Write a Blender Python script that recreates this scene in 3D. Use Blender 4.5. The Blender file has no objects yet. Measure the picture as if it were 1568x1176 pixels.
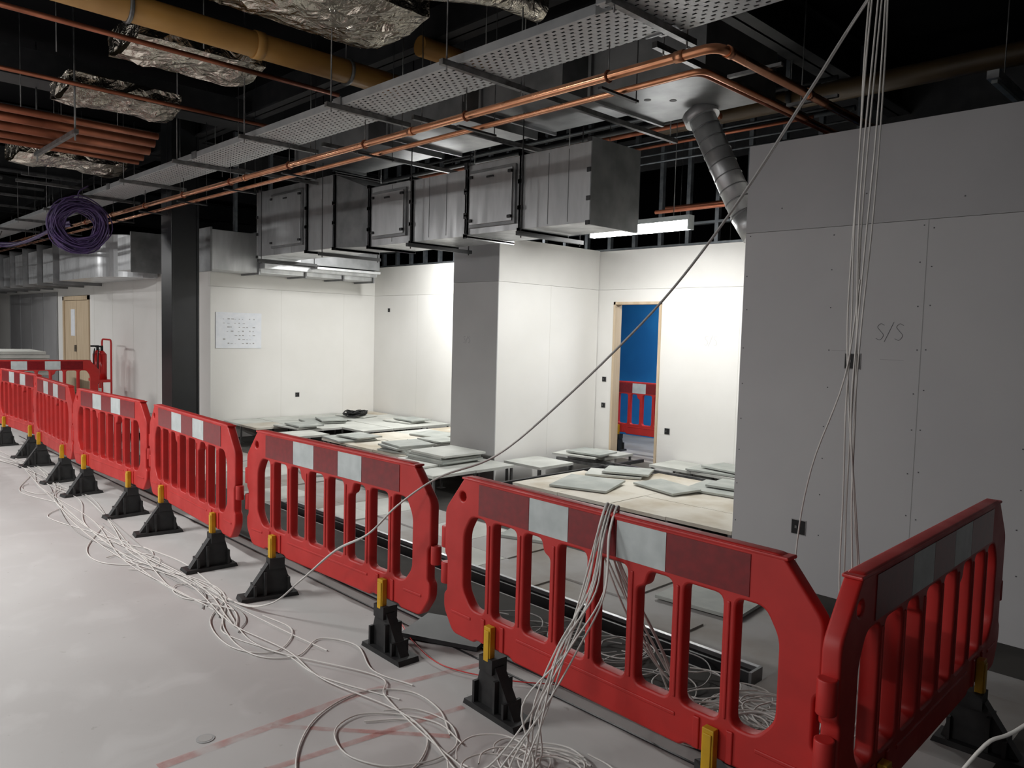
import bpy, math, random
from mathutils import Vector, Matrix
random.seed(7)
scene=bpy.context.scene
col=scene.collection
try:
    scene.view_settings.view_transform='Standard'
except Exception: pass

# ------------------------------------------------------------------ materials
def mat(name,c1,c2=None,scale=4,rough=.6,metal=0,bump=0,bscale=60,spec=.5,detail=3,r2=None,lo=.35,hi=.65,stretch=None):
    m=bpy.data.materials.new(name); m.use_nodes=True
    nt=m.node_tree; N=nt.nodes; L=nt.links; b=N['Principled BSDF']
    b.inputs['Roughness'].default_value=rough; b.inputs['Metallic'].default_value=metal
    b.inputs['Specular IOR Level'].default_value=spec
    b.inputs['Base Color'].default_value=(*c1,1)
    tc=N.new('ShaderNodeTexCoord'); src=tc.outputs['Object']
    if stretch:
        mp=N.new('ShaderNodeMapping'); mp.inputs['Scale'].default_value=stretch; L.new(src,mp.inputs['Vector']); src=mp.outputs[0]
    if c2:
        n=N.new('ShaderNodeTexNoise'); n.inputs['Scale'].default_value=scale; n.inputs['Detail'].default_value=detail
        L.new(src,n.inputs['Vector'])
        r=N.new('ShaderNodeValToRGB'); r.color_ramp.elements[0].position=lo; r.color_ramp.elements[1].position=hi
        r.color_ramp.elements[0].color=(*c1,1); r.color_ramp.elements[1].color=(*c2,1)
        L.new(n.outputs['Fac'],r.inputs['Fac']); L.new(r.outputs['Color'],b.inputs['Base Color'])
        if r2 is not None:
            mr=N.new('ShaderNodeMapRange'); mr.inputs['From Min'].default_value=lo; mr.inputs['From Max'].default_value=hi
            mr.inputs['To Min'].default_value=rough; mr.inputs['To Max'].default_value=r2
            L.new(n.outputs['Fac'],mr.inputs['Value']); L.new(mr.outputs[0],b.inputs['Roughness'])
    if bump:
        n2=N.new('ShaderNodeTexNoise'); n2.inputs['Scale'].default_value=bscale; n2.inputs['Detail'].default_value=3
        L.new(src,n2.inputs['Vector'])
        bp=N.new('ShaderNodeBump'); bp.inputs['Strength'].default_value=bump; bp.inputs['Distance'].default_value=.02
        L.new(n2.outputs['Fac'],bp.inputs['Height']); L.new(bp.outputs[0],b.inputs['Normal'])
    return m
def emis(name,c,s):
    m=bpy.data.materials.new(name); m.use_nodes=True; b=m.node_tree.nodes['Principled BSDF']
    b.inputs['Emission Color'].default_value=(*c,1); b.inputs['Emission Strength'].default_value=s
    return m

M_red=mat('barrier_red',(.50,.020,.017),(.42,.017,.014),scale=6,rough=.42,r2=.55)
M_redrefl=mat('reflective_red',(.20,.006,.010),(.15,.005,.008),scale=30,rough=.3)
M_white=mat('reflective_white',(.52,.56,.56),(.42,.46,.46),scale=12,rough=.35)
M_rubber=mat('black_rubber',(.010,.010,.011),(.022,.022,.022),scale=15,rough=.6)
M_yellow=mat('yellow_plastic',(.66,.38,.01),(.50,.28,.01),scale=10,rough=.45)
M_copper=mat('copper',(.88,.45,.27),(.62,.28,.15),scale=3,rough=.2,r2=.38,metal=1)
M_copper2=mat('copper_dull',(.36,.12,.065),(.22,.07,.035),scale=3,rough=.4,r2=.5,metal=.7)
M_galv=mat('galvanised',(.56,.57,.58),(.44,.45,.46),scale=2.5,rough=.32,r2=.45,metal=.65,stretch=(3,3,.7),lo=.35,hi=.65)
M_galvd=mat('galvanised_dull',(.27,.275,.28),(.18,.185,.19),scale=4,rough=.42,metal=.5)
M_dark=mat('dark_steel',(.018,.019,.021),(.030,.030,.032),scale=6,rough=.5)
M_black=mat('black_paint',(.004,.004,.005),rough=.6)
M_colpaint=mat('black_column_paint',(.006,.007,.008),(.010,.011,.013),scale=4,rough=.4)
M_ceil=mat('soffit_black',(.003,.003,.004),rough=.95,spec=.1)
M_strut=mat('strut_zinc',(.24,.24,.24),(.13,.13,.13),scale=12,rough=.4,metal=.7)
M_stud=mat('stud_metal',(.13,.14,.15),(.08,.09,.10),scale=12,rough=.5,metal=.6)
M_wallw=mat('plasterboard_white',(.80,.79,.765),(.755,.745,.715),scale=1.1,rough=.75,detail=5)
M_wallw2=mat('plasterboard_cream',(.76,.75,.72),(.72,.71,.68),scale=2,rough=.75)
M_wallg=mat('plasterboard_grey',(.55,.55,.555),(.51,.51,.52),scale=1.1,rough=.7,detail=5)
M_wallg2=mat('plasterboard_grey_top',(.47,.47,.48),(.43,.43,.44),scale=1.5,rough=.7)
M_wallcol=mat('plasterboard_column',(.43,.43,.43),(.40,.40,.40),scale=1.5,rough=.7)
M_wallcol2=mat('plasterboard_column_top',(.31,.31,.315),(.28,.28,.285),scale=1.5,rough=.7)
M_seamw=mat('seam_light',(.60,.59,.55),rough=.8)
M_seam=mat('seam_grey',(.36,.36,.36),rough=.8)
M_ink=mat('pencil_mark',(.24,.24,.25),rough=.9)
M_screw=mat('screw_dark',(.12,.12,.13),rough=.8)
M_inkl=mat('pencil_mark_faint',(.62,.615,.60),rough=.9)
M_inkm=mat('pencil_mark_mid',(.35,.35,.36),rough=.9)
M_timber=mat('raw_timber',(.62,.50,.36),(.54,.42,.28),scale=3,rough=.65,stretch=(6,6,.6))
M_blue=mat('blue_wall',(.015,.19,.55),(.02,.24,.64),scale=2,rough=.6)
M_chip=mat('chipboard_deck',(.60,.57,.50),(.38,.31,.21),scale=2.0,rough=.8,lo=.45,hi=.75,detail=6)
M_deck=mat('cement_panel',(.60,.61,.57),(.44,.45,.42),scale=2.5,rough=.8,lo=.3,hi=.7)
M_board=mat('grey_floor_tile',(.42,.44,.41),(.32,.34,.32),scale=5,rough=.75)
M_paper=mat('paper',(.80,.82,.86),(.74,.77,.82),scale=12,rough=.7)
M_cable=mat('white_cable',(.66,.64,.61),rough=.45)
M_cabled=mat('grey_cable',(.36,.35,.34),rough=.5)
M_purple=mat('purple_cable',(.085,.045,.16),(.05,.03,.10),scale=8,rough=.45)
M_yellowpipe=mat('ochre_pipe',(.40,.21,.05),(.28,.14,.03),scale=2,rough=.45,r2=.6)
M_brownpipe=mat('dark_ochre_pipe',(.08,.05,.02),(.05,.03,.012),scale=2,rough=.5)
M_soil=mat('slab_concrete',(.40,.39,.38),(.25,.22,.18),scale=1.3,rough=.85,detail=6,lo=.42,hi=.68)
M_slabd=mat('dark_and_shaded_floor',(.06,.056,.05),(.03,.028,.025),scale=2.6,rough=.9)  # floor colour darkened to carry shade at lower right and below the decks
M_boots=mat('extinguisher_red',(.55,.02,.02),rough=.3)
M_blued=mat('blue_tape',(.01,.04,.25),rough=.5)
M_light=emis('tube_light',(1,1,.98),30)

def foilmat():
    m=bpy.data.materials.new('crinkled_foil'); m.use_nodes=True; N=m.node_tree.nodes; L=m.node_tree.links; b=N['Principled BSDF']
    b.inputs['Metallic'].default_value=1; b.inputs['Roughness'].default_value=.2
    b.inputs['Base Color'].default_value=(.66,.61,.53,1)
    tc=N.new('ShaderNodeTexCoord'); n=N.new('ShaderNodeTexNoise'); n.inputs['Scale'].default_value=6; n.inputs['Detail'].default_value=4; n.inputs['Distortion'].default_value=1.5
    L.new(tc.outputs['Object'],n.inputs['Vector'])
    bp=N.new('ShaderNodeBump'); bp.inputs['Strength'].default_value=.6; bp.inputs['Distance'].default_value=.08
    L.new(n.outputs['Fac'],bp.inputs['Height'])
    L.new(bp.outputs[0],b.inputs['Normal']); return m
M_foil=foilmat()

def traymat():
    m=bpy.data.materials.new('perforated_tray'); m.use_nodes=True; nt=m.node_tree; N=nt.nodes; L=nt.links; b=N['Principled BSDF']
    b.inputs['Metallic'].default_value=.4; b.inputs['Roughness'].default_value=.5; b.inputs['Base Color'].default_value=(.52,.53,.54,1)
    tc=N.new('ShaderNodeTexCoord'); sp=N.new('ShaderNodeSeparateXYZ'); L.new(tc.outputs['Object'],sp.inputs[0])
    def mth(op,a,bb=None):
        k=N.new('ShaderNodeMath'); k.operation=op
        for i,v in enumerate((a,bb)):
            if v is None: continue
            if isinstance(v,(int,float)): k.inputs[i].default_value=v
            else: L.new(v,k.inputs[i])
        return k.outputs[0]
    yv=mth('DIVIDE',sp.outputs['Y'],.045); fl=mth('FLOOR',yv); v=mth('SUBTRACT',yv,fl)
    xu=mth('ADD',mth('DIVIDE',sp.outputs['X'],.07),mth('MULTIPLY',fl,.5)); u=mth('FRACT',xu)
    hu=mth('LESS_THAN',mth('ABSOLUTE',mth('SUBTRACT',u,.5)),.22); hv=mth('LESS_THAN',mth('ABSOLUTE',mth('SUBTRACT',v,.5)),.19)
    h=mth('MULTIPLY',hu,hv)
    tr=N.new('ShaderNodeBsdfTransparent'); mx=N.new('ShaderNodeMixShader'); out=N['Material Output']
    L.new(h,mx.inputs[0]); L.new(b.outputs[0],mx.inputs[1]); L.new(tr.outputs[0],mx.inputs[2]); L.new(mx.outputs[0],out.inputs['Surface'])
    return m
M_tray=traymat()
M_trayflange=mat('tray_flange',(.42,.43,.44),(.34,.35,.36),scale=6,rough=.5,metal=.4)

def floormat():
    m=bpy.data.materials.new('corridor_concrete'); m.use_nodes=True; nt=m.node_tree; N=nt.nodes; L=nt.links; b=N['Principled BSDF']
    b.inputs['Roughness'].default_value=.8; b.inputs['Specular IOR Level'].default_value=.3
    tc=N.new('ShaderNodeTexCoord')
    def noise(s,d,dist=0):
        n=N.new('ShaderNodeTexNoise'); n.inputs['Scale'].default_value=s; n.inputs['Detail'].default_value=d; n.inputs['Distortion'].default_value=dist
        L.new(tc.outputs['Object'],n.inputs['Vector']); return n.outputs['Fac']
    def ramp(f,p0,p1,c0,c1):
        r=N.new('ShaderNodeValToRGB'); r.color_ramp.elements[0].position=p0; r.color_ramp.elements[1].position=p1
        r.color_ramp.elements[0].color=(*c0,1); r.color_ramp.elements[1].color=(*c1,1); L.new(f,r.inputs[0]); return r.outputs[0]
    a=ramp(noise(.8,6,.4),.33,.67,(.44,.425,.415),(.49,.48,.47))
    s=ramp(noise(3.5,8,.6),.54,.70,(0,0,0),(.42,.42,.42))
    mx=N.new('ShaderNodeMix'); mx.data_type='RGBA'; L.new(s,mx.inputs[0]); L.new(a,mx.inputs[6]); mx.inputs[7].default_value=(.56,.55,.54,1)
    d=ramp(noise(18,3),.70,.77,(1,1,1),(.74,.72,.70))
    m2=N.new('ShaderNodeMix'); m2.data_type='RGBA'; m2.blend_type='MULTIPLY'; m2.inputs[0].default_value=1; L.new(mx.outputs[2],m2.inputs[6]); L.new(d,m2.inputs[7])
    L.new(m2.outputs[2],b.inputs['Base Color'])
    return m
M_floor=floormat()
def chalk(name,c):
    m=bpy.data.materials.new(name); m.use_nodes=True; nt=m.node_tree; N=nt.nodes; L=nt.links; b=N['Principled BSDF']
    b.inputs['Base Color'].default_value=(*c,1); b.inputs['Roughness'].default_value=.9
    tc=N.new('ShaderNodeTexCoord'); n=N.new('ShaderNodeTexNoise'); n.inputs['Scale'].default_value=9; n.inputs['Detail'].default_value=6; L.new(tc.outputs['Object'],n.inputs['Vector'])
    mr=N.new('ShaderNodeMapRange'); mr.inputs['From Min'].default_value=.35; mr.inputs['From Max'].default_value=.7; mr.inputs['To Min'].default_value=.05; mr.inputs['To Max'].default_value=.55
    L.new(n.outputs['Fac'],mr.inputs['Value'])
    tr=N.new('ShaderNodeBsdfTransparent'); mx=N.new('ShaderNodeMixShader'); L.new(mr.outputs[0],mx.inputs[0]); L.new(tr.outputs[0],mx.inputs[1]); L.new(b.outputs[0],mx.inputs[2]); L.new(mx.outputs[0],N['Material Output'].inputs['Surface'])
    return m
M_chalk=chalk('red_chalk',(.58,.20,.17))

# ------------------------------------------------------------------ mesh builder
class MB:
    def __init__(s): s.v=[]; s.f=[]; s.m=[]; s.mats=[]; s.sm=[]
    def mi(s,m):
        if m not in s.mats: s.mats.append(m)
        return s.mats.index(m)
    def hexa(s,pts,m):
        b=len(s.v); s.v+= [tuple(p) for p in pts]; k=s.mi(m)
        for f in ((0,3,2,1),(4,5,6,7),(0,1,5,4),(1,2,6,5),(2,3,7,6),(3,0,4,7)):
            s.f.append([b+i for i in f]); s.m.append(k); s.sm.append(False)
    def box(s,x0,x1,y0,y1,z0,z1,m):
        s.hexa([(x0,y0,z0),(x1,y0,z0),(x1,y1,z0),(x0,y1,z0),(x0,y0,z1),(x1,y0,z1),(x1,y1,z1),(x0,y1,z1)],m); return s
    def obox(s,c,sz,rot,m):
        R=rot if isinstance(rot,Matrix) else Matrix.Rotation(rot,3,'Z')
        c=Vector(c); x,y,z=[q/2 for q in sz]
        s.hexa([c+R@Vector(p) for p in ((-x,-y,-z),(x,-y,-z),(x,y,-z),(-x,y,-z),(-x,-y,z),(x,-y,z),(x,y,z),(-x,y,z))],m); return s
    def cyl(s,p0,p1,r,m,n=14,r1=None,caps=True):
        p0=Vector(p0);p1=Vector(p1); d=(p1-p0).normalized(); r1=r if r1 is None else r1
        a=d.orthogonal().normalized(); c=d.cross(a); b=len(s.v); k=s.mi(m)
        for p,rr in((p0,r),(p1,r1)):
            for i in range(n):
                t=2*math.pi*i/n; s.v.append(tuple(p+rr*(math.cos(t)*a+math.sin(t)*c)))
        for i in range(n):
            j=(i+1)%n; s.f.append([b+i,b+j,b+n+j,b+n+i]); s.m.append(k); s.sm.append(True)
        if caps:
            s.f.append([b+i for i in range(n)][::-1]); s.m.append(k); s.sm.append(False)
            s.f.append([b+n+i for i in range(n)]); s.m.append(k); s.sm.append(False)
        return s
    def tube(s,pts,r,m,n=8,closed=False):
        pts=[Vector(p) for p in pts]; N=len(pts); b=len(s.v); k=s.mi(m); up=None
        for i,p in enumerate(pts):
            if closed: d=pts[(i+1)%N]-pts[i-1]
            else: d=pts[min(i+1,N-1)]-pts[max(i-1,0)]
            if d.length<1e-9: d=Vector((1,0,0))
            d.normalize()
            if up is None: up=d.orthogonal().normalized()
            up=(up-d*up.dot(d)); 
            if up.length<1e-6: up=d.orthogonal()
            up.normalize(); c=d.cross(up)
            for j in range(n):
                t=2*math.pi*j/n; s.v.append(tuple(p+r*(math.cos(t)*up+math.sin(t)*c)))
        for i in range(N if closed else N-1):
            for j in range(n):
                a0=b+i*n; a1=b+((i+1)%N)*n; jj=(j+1)%n
                s.f.append([a0+j,a0+jj,a1+jj,a1+j]); s.m.append(k); s.sm.append(True)
        return s
    def poly(s,pts,m):
        b=len(s.v); s.v+=[tuple(p) for p in pts]; s.f.append(list(range(b,b+len(pts)))); s.m.append(s.mi(m)); s.sm.append(False); return s
    def prism(s,prof,dirv,m):
        b=len(s.v); n=len(prof); dv=Vector(dirv); k=s.mi(m)
        s.v+=[tuple(Vector(p)) for p in prof]+[tuple(Vector(p)+dv) for p in prof]
        s.f.append(list(range(b,b+n))[::-1]); s.f.append(list(range(b+n,b+2*n)))
        s.m+=[k,k]; s.sm+=[False,False]
        for i in range(n):
            j=(i+1)%n; s.f.append([b+i,b+j,b+n+j,b+n+i]); s.m.append(k); s.sm.append(False)
        return s
    def done(s,name,parent=None,bevel=0,loc=None,rz=0):
        me=bpy.data.meshes.new(name); me.from_pydata(s.v,[],s.f)
        for m in s.mats: me.materials.append(m)
        me.polygons.foreach_set('material_index',s.m); me.polygons.foreach_set('use_smooth',s.sm); me.update()
        o=bpy.data.objects.new(name,me); col.objects.link(o)
        if parent: o.parent=parent
        if bevel:
            bv=o.modifiers.new('bevel','BEVEL'); bv.width=bevel; bv.segments=2; bv.limit_method='ANGLE'
        if loc: o.location=loc
        o.rotation_euler[2]=rz
        return o
def empty(name,loc=(0,0,0),rz=0):
    e=bpy.data.objects.new(name,None); col.objects.link(e); e.location=loc; e.rotation_euler[2]=rz; e.empty_display_size=.1; return e
def bend(pts,r=.08,n=6):
    pts=[Vector(p) for p in pts]; out=[pts[0]]
    for i in range(1,len(pts)-1):
        a,b,c=pts[i-1],pts[i],pts[i+1]; d1=(a-b).normalized(); d2=(c-b).normalized()
        p0=b+d1*r; p1=b+d2*r
        for k in range(n+1):
            t=k/n; out.append((1-t)**2*p0+2*t*(1-t)*b+t*t*p1)
    out.append(pts[-1]); return out
def cat(pts,n=8):
    P=[Vector(p) for p in pts]; P=[2*P[0]-P[1]]+P+[2*P[-1]-P[-2]]; out=[]
    for i in range(1,len(P)-2):
        for k in range(n):
            t=k/n; a,b,c,d=P[i-1],P[i],P[i+1],P[i+2]
            out.append(.5*((2*b)+(c-a)*t+(2*a-5*b+4*c-d)*t*t+(3*b-a-3*c+d)*t**3))
    out.append(P[-2]); return out

# ------------------------------------------------------------------ camera
def camaxes(yaw,pitch,roll):
    fw=Vector((-math.sin(yaw)*math.cos(pitch),math.cos(yaw)*math.cos(pitch),math.sin(pitch)))
    r=Vector((math.cos(yaw),math.sin(yaw),0)); u=r.cross(fw); c,s=math.cos(roll),math.sin(roll)
    return c*r+s*u,-s*r+c*u,fw
r_,u_,f_=camaxes(*[math.radians(a) for a in (45.6327,-3.8986,1.5190)])
cd=bpy.data.cameras.new('camera'); cam=bpy.data.objects.new('camera',cd); col.objects.link(cam)
cd.sensor_width=36; cd.lens=1170.7/1568*36; cd.clip_start=.05; cd.clip_end=200
mw=Matrix((r_,u_,-f_)).transposed().to_4x4(); mw.translation=Vector((0,0,1.65)); cam.matrix_world=mw
scene.camera=cam

# ------------------------------------------------------------------ shell
SL=-.17   # structural slab level of the stripped-out room
b=MB(); b.box(-45,-.72,-6,3.30,-.03,0,M_floor); b.box(-.72,6,-6,1.6,-.03,0,M_floor); b.box(-.72,6,1.6,4.1,-.03,0,M_slabd); b.box(-1.70,-.72,3.30,4.1,-.03,0,M_soil); b.box(-45,-12.2,3.30,5.0,-.03,0,M_floor)  # dark right-hand piece: debris tone plus floor shadow put into the colour
b.box(-45,-.72,3.26,3.30,SL,-.03,M_dark); b.box(-1.70,6,4.06,4.1,SL,-.03,M_dark)
b.box(-45,6,-6,4.85,SL-.1,SL,M_soil); b.box(-45,6,4.85,13,SL-.1,SL,M_slabd); b.done('floor')  # rear slab coloured near black for the shade in voids under the decks
b=MB(); b.box(-45,6,-6,13,4.7,4.8,M_ceil); b.done('ceiling')
def smark(b,x,y,z,h,axis='y',m=None,r=.002):
    def put(pts):
        q=[]
        for a,c in pts:
            q.append((x+a*h,y,z+c*h) if axis=='y' else (x,y+a*h,z+c*h))
        b.tube(cat(q,5),r,m,n=5)
    S=[(.42,.9),(.2,1),(.02,.8),(.2,.55),(.38,.3),(.2,.02),(-.05,.1)]
    put(S); put([(.45,-.1),(.95,1.1)]); put([(a+1.1,c) for a,c in S])
W=M_wallw; W2=M_wallw2
b=MB()
b.box(-11.9,-6.32,8.05,8.15,SL,2.24,W); b.box(-5.6,-2.9,8.05,8.15,SL,2.24,W); b.box(-6.32,-5.6,8.05,8.15,2.06,2.24,W)
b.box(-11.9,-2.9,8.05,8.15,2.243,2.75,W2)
for x in (-10.6,-9.4,-8.2,-4.5): b.box(x-.0015,x+.0015,8.0492,8.05,.1,2.24,M_seamw)
smark(b,-4.95,8.049,1.55,.11,m=M_inkl)
b.done('wall_back')
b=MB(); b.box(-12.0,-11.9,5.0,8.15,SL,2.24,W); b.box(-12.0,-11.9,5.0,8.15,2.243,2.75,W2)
for y in (6.2,7.4): b.box(-11.9,-11.8992,y-.0015,y+.0015,.1,2.24,M_seamw)
b.done('wall_return')
b=MB(); b.box(-18.1,-12.0,5.0,5.12,SL,2.5,M_wallw)
for x in (-13,-14.2,-15.4,-16.6,-17.8): b.box(x-.003,x+.003,4.9985,5,.1,2.5,M_seamw)
b.done('wall_left')
b=MB(); b.box(-40,-20.1,5.0,5.12,SL,2.5,M_wallw); b.box(-25.4,-20.6,4.975,5.0,.1,2.3,M_wallcol2)
for k in range(5): b.box(-25.4+k*1.2-.02,-25.4+k*1.2+.02,4.965,4.975,.1,2.3,M_galv)
b.done('wall_far_left')
b=MB(); b.box(-20.1,-18.1,5.0,5.12,2.2,2.5,M_wallw); b.done('wall_over_door')
b=MB(); b.box(-20.1,-20.0,4.97,5.1,0,2.19,M_timber); b.box(-18.2,-18.11,4.97,5.1,0,2.19,M_timber); b.box(-20.1,-18.11,4.97,5.1,2.1,2.19,M_timber)
b.box(-19.99,-19.11,5.0,5.05,.02,2.09,M_timber); b.box(-19.09,-18.21,5.0,5.05,.02,2.09,M_timber)
b.box(-19.5,-19.2,4.99,5.0,1.3,1.9,M_paper); b.box(-19.14,-19.11,4.96,5.0,.95,1.1,M_strut)
b.done('door_1')
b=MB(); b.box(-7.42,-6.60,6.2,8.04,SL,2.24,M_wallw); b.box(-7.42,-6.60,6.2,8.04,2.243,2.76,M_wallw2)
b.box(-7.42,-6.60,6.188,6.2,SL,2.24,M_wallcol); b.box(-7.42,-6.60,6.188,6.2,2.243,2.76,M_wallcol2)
b.box(-6.6,-6.5992,7.1,7.103,.1,2.24,M_seamw)
smark(b,-7.2,6.187,1.5,.08,m=M_inkm,r=.0015)
b.done('wall_partition')
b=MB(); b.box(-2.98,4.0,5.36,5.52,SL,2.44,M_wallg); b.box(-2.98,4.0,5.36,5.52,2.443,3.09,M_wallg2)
for x in (-1.70,-.5,.7): b.box(x-.002,x+.002,5.3588,5.36,.1,2.44,M_seam)
for xx in (-2.95,-2.3,-1.73,-1.67,-1.1,-.53,-.47,.1,.67):
    for k in range(9):
        z=.25+k*.27+random.uniform(-.03,.03); b.obox((xx+random.uniform(-.01,.01),5.3595,z),(.008,.003,.008),0,M_screw)
for xx in (-2.7,-2.1,-1.5,-.9,-.3): b.obox((xx,5.3595,2.5+random.random()*.4),(.009,.003,.009),0,M_screw)
smark(b,-1.98,5.359,1.66,.11,m=M_ink,r=.002)
b.box(-2.28,-2.16,5.3592,5.36,1.58,1.5815,M_ink); b.box(-1.95,-1.80,5.3592,5.36,1.53,1.5315,M_ink)
b.done('wall_right')
b=MB(); b.box(-2.98,-2.9,5.52,8.04,SL,3.09,M_wallw); b.done('wall_right_return')
b=MB(); b.box(-45,6,12.9,13,SL,4.7,M_ceil); b.done('wall_outer_back')
b=MB(); b.box(-45,-44.9,-6,12.9,SL,4.7,M_wallcol); b.done('wall_outer_left')
b=MB(); b.box(5.9,6,-6,12.9,SL,4.7,M_wallcol); b.done('wall_outer_right')
b=MB(); b.box(-44.9,5.9,-6,-5.9,SL,4.7,M_wallcol); b.done('wall_outer_front')
b=MB(); b.box(-9.5,-3,10.2,10.3,SL,2.7,M_blue); b.done('wall_blue_room')
b=MB(); b.box(-9.5,-3,8.2,10.2,2.7,2.75,M_ceil); b.done('added_ceiling_blue_room')  # unseen lid added to stop lamp light leaking above the back wall
b=MB(); b.box(-9.5,-3,8.2,10.2,SL,0,M_soil); b.done('floor_blue_room')
b=MB(); b.box(-6.33,-6.30,8.03,8.17,.0,2.08,M_timber); b.box(-5.61,-5.58,8.03,8.17,.0,2.08,M_timber); b.box(-6.33,-5.58,8.03,8.17,2.045,2.08,M_timber); b.done('trim_1')
b=MB()
x=-11.7
while x<-3.1:
    b.box(x,x+.05,8.07,8.13,2.76,4.69,M_stud); x+=.4
b.box(-11.85,-2.95,8.06,8.14,2.755,2.78,M_stud); b.box(-11.85,-2.95,8.06,8.14,3.0,3.03,M_stud)
for y in (5.4,6,6.6,7.2): b.box(-11.99,-11.93,y,y+.05,2.76,4.69,M_stud)
b.done('metal_stud_framing')

# ------------------------------------------------------------------ wall items
def socket(name,x,y,z,axis='y',s=.05):
    b=MB()
    if axis=='y':
        b.box(x-s,x+s,y-.006,y,z-s,z+s,M_black); b.box(x-s-.005,x+s+.005,y-.003,y,z-s-.005,z+s+.005,M_seam)
        b.box(x-s*.5,x-s*.2,y-.009,y-.006,z-.01,z+.01,M_strut)
    else:
        b.box(x,x+.006,y-s,y+s,z-s,z+s,M_black); b.box(x,x+.003,y-s-.005,y+s+.005,z-s-.005,z+s+.005,M_seam)
        b.box(x+.006,x+.009,y-s*.5,y-s*.2,z-.01,z+.01,M_strut)
    b.done(name)
socket('socket_back_box',-2.13,5.358,1.51); socket('socket_back_box',-2.45,5.358,.285)
socket('socket_back_box',-5.43,8.048,.46,s=.035); socket('socket_back_box',-11.44,8.048,1.98,s=.03)
socket('socket_back_box',-11.899,6.50,.48,'x',s=.035); socket('socket_back_box',-6.46,8.048,1.05,s=.03); socket('socket_back_box',-6.46,8.048,.7,s=.03)
b=MB(); b.box(-11.896,-11.89,5.08,5.84,1.27,1.84,M_paper)
for i in range(9):
    for j in range(7):
        if random.random()<.75:
            y=5.2+i*.062+random.uniform(-.01,.01); z=1.34+j*.065; b.box(-11.8895,-11.889,y,y+random.uniform(.015,.045),z,z+random.uniform(.004,.02),M_seam)
b.done('floor_plan_poster')

b=MB(); cx,cy=-11.3,4.31; s=.195
b.box(cx-s,cx+s,cy-s,cy-s+.03,0.03,4.69,M_colpaint); b.box(cx-s,cx+s,cy+s-.03,cy+s,.03,4.69,M_colpaint); b.box(cx-.02,cx+.02,cy-s+.03,cy+s-.03,.03,4.69,M_colpaint)
b.box(cx-s-.05,cx+s+.05,cy-s-.05,cy+s+.05,SL,.03,M_colpaint)
b.box(cx+s-.02,cx+s-.012,cy-s+.03,cy+s-.03,.03,4.69,M_colpaint)
b.done('steel_column',bevel=.006)

# ------------------------------------------------------------------ barriers
HL=.90; CH=.14; ZB=.26
def rnd(raw,r,k_=4):
    v=[Vector((p[0],p[1],0)) for p in raw]; out=[]; n=len(v)
    for i in range(n):
        a,b_,c=v[i-1],v[i],v[(i+1)%n]; rr=min(r,(a-b_).length*.42,(c-b_).length*.42)
        p0=b_+(a-b_).normalized()*rr; p1=b_+(c-b_).normalized()*rr
        for k in range(k_+1):
            t=k/k_; q=(1-t)**2*p0+2*t*(1-t)*b_+t*t*p1; out.append((q.x,q.y))
    return out
def panelmesh():
    cu=bpy.data.curves.new('pc','CURVE'); cu.dimensions='2D'; cu.fill_mode='BOTH'; cu.extrude=.018; cu.bevel_depth=.009; cu.bevel_resolution=2; cu.offset=-.009
    def sp(pts):
        s=cu.splines.new('POLY'); s.points.add(len(pts)-1)
        for i,p in enumerate(pts): s.points[i].co=(p[0],p[1],0,1)
        s.use_cyclic_u=True
    sp(rnd([(-HL,ZB+.10),(-HL+.07,ZB),(-.68,ZB),(-.66,ZB+.015),(-.44,ZB+.015),(-.42,ZB),(.42,ZB),(.44,ZB+.015),(.66,ZB+.015),(.68,ZB),(HL-.07,ZB),(HL,ZB+.10),(HL,.43),(HL-.02,.45),(HL-.02,.60),(HL,.62),(HL,.83),(HL-CH,1.0),(-HL+CH,1.0),(-HL,.83),(-HL,.62),(-HL+.02,.60),(-HL+.02,.45),(-HL,.43)],.03))
    w=.150; g=.046; tot=8*w+7*g; x=-tot/2; z0=.405; z1=.825
    for i in range(8):
        xa,xb=x,x+w
        if i==0: raw=[(xa,.48),(xa+.06,z0),(xb,z0),(xb,z1),(xa+.05,z1),(xa,.74)]
        elif i==7: raw=[(xa,z0),(xb-.06,z0),(xb,.48),(xb,.74),(xb-.05,z1),(xa,z1)]
        elif i==2: raw=[(xa,z0),(xb,z0),(xb,z1-.07),(xb-.035,z1-.055),(xb-.05,z1),(xa,z1)]
        elif i==5: raw=[(xa,z0),(xb,z0),(xb,z1),(xa+.05,z1),(xa+.035,z1-.055),(xa,z1-.07)]
        else: raw=[(xa,z0),(xb,z0),(xb,z1),(xa,z1)]
        sp(rnd(raw,.032)); x+=w+g
    hole=[(-HL+.125+.022*math.cos(t*math.pi/6),.905+.022*math.sin(t*math.pi/6)) for t in range(12)]; sp(hole)
    o=bpy.data.objects.new('tmp',cu); col.objects.link(o); bpy.context.view_layer.update()
    me=bpy.data.meshes.new_from_object(o.evaluated_get(bpy.context.evaluated_depsgraph_get()))
    bpy.data.objects.remove(o)
    me.transform(Matrix.Rotation(math.pi/2,4,'X')); me.materials.clear(); me.materials.append(M_red)
    return me
PANEL=panelmesh()
def footmesh():
    b=MB()
    prof=[(-.026,-.18,.025),(-.026,.10,.025),(-.026,.045,.21),(-.026,-.05,.21)]
    b.prism(prof,(.052,0,0),M_rubber)
    b.prism([(-.06,-.22,0),(-.06,.13,0),(-.06,.12,.025),(-.06,-.21,.025)],(.12,0,0),M_rubber)
    for y,h in ((-.13,.09),(-.07,.165),(.07,.12)): b.box(-.050,.050,y-.007,y+.007,.025,h,M_rubber)
    b.box(-.042,.042,-.045,.045,.18,.245,M_rubber)
    me=b.done('foot_t'); m=me.data; bpy.data.objects.remove(me); return m
FOOT=footmesh()
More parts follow.
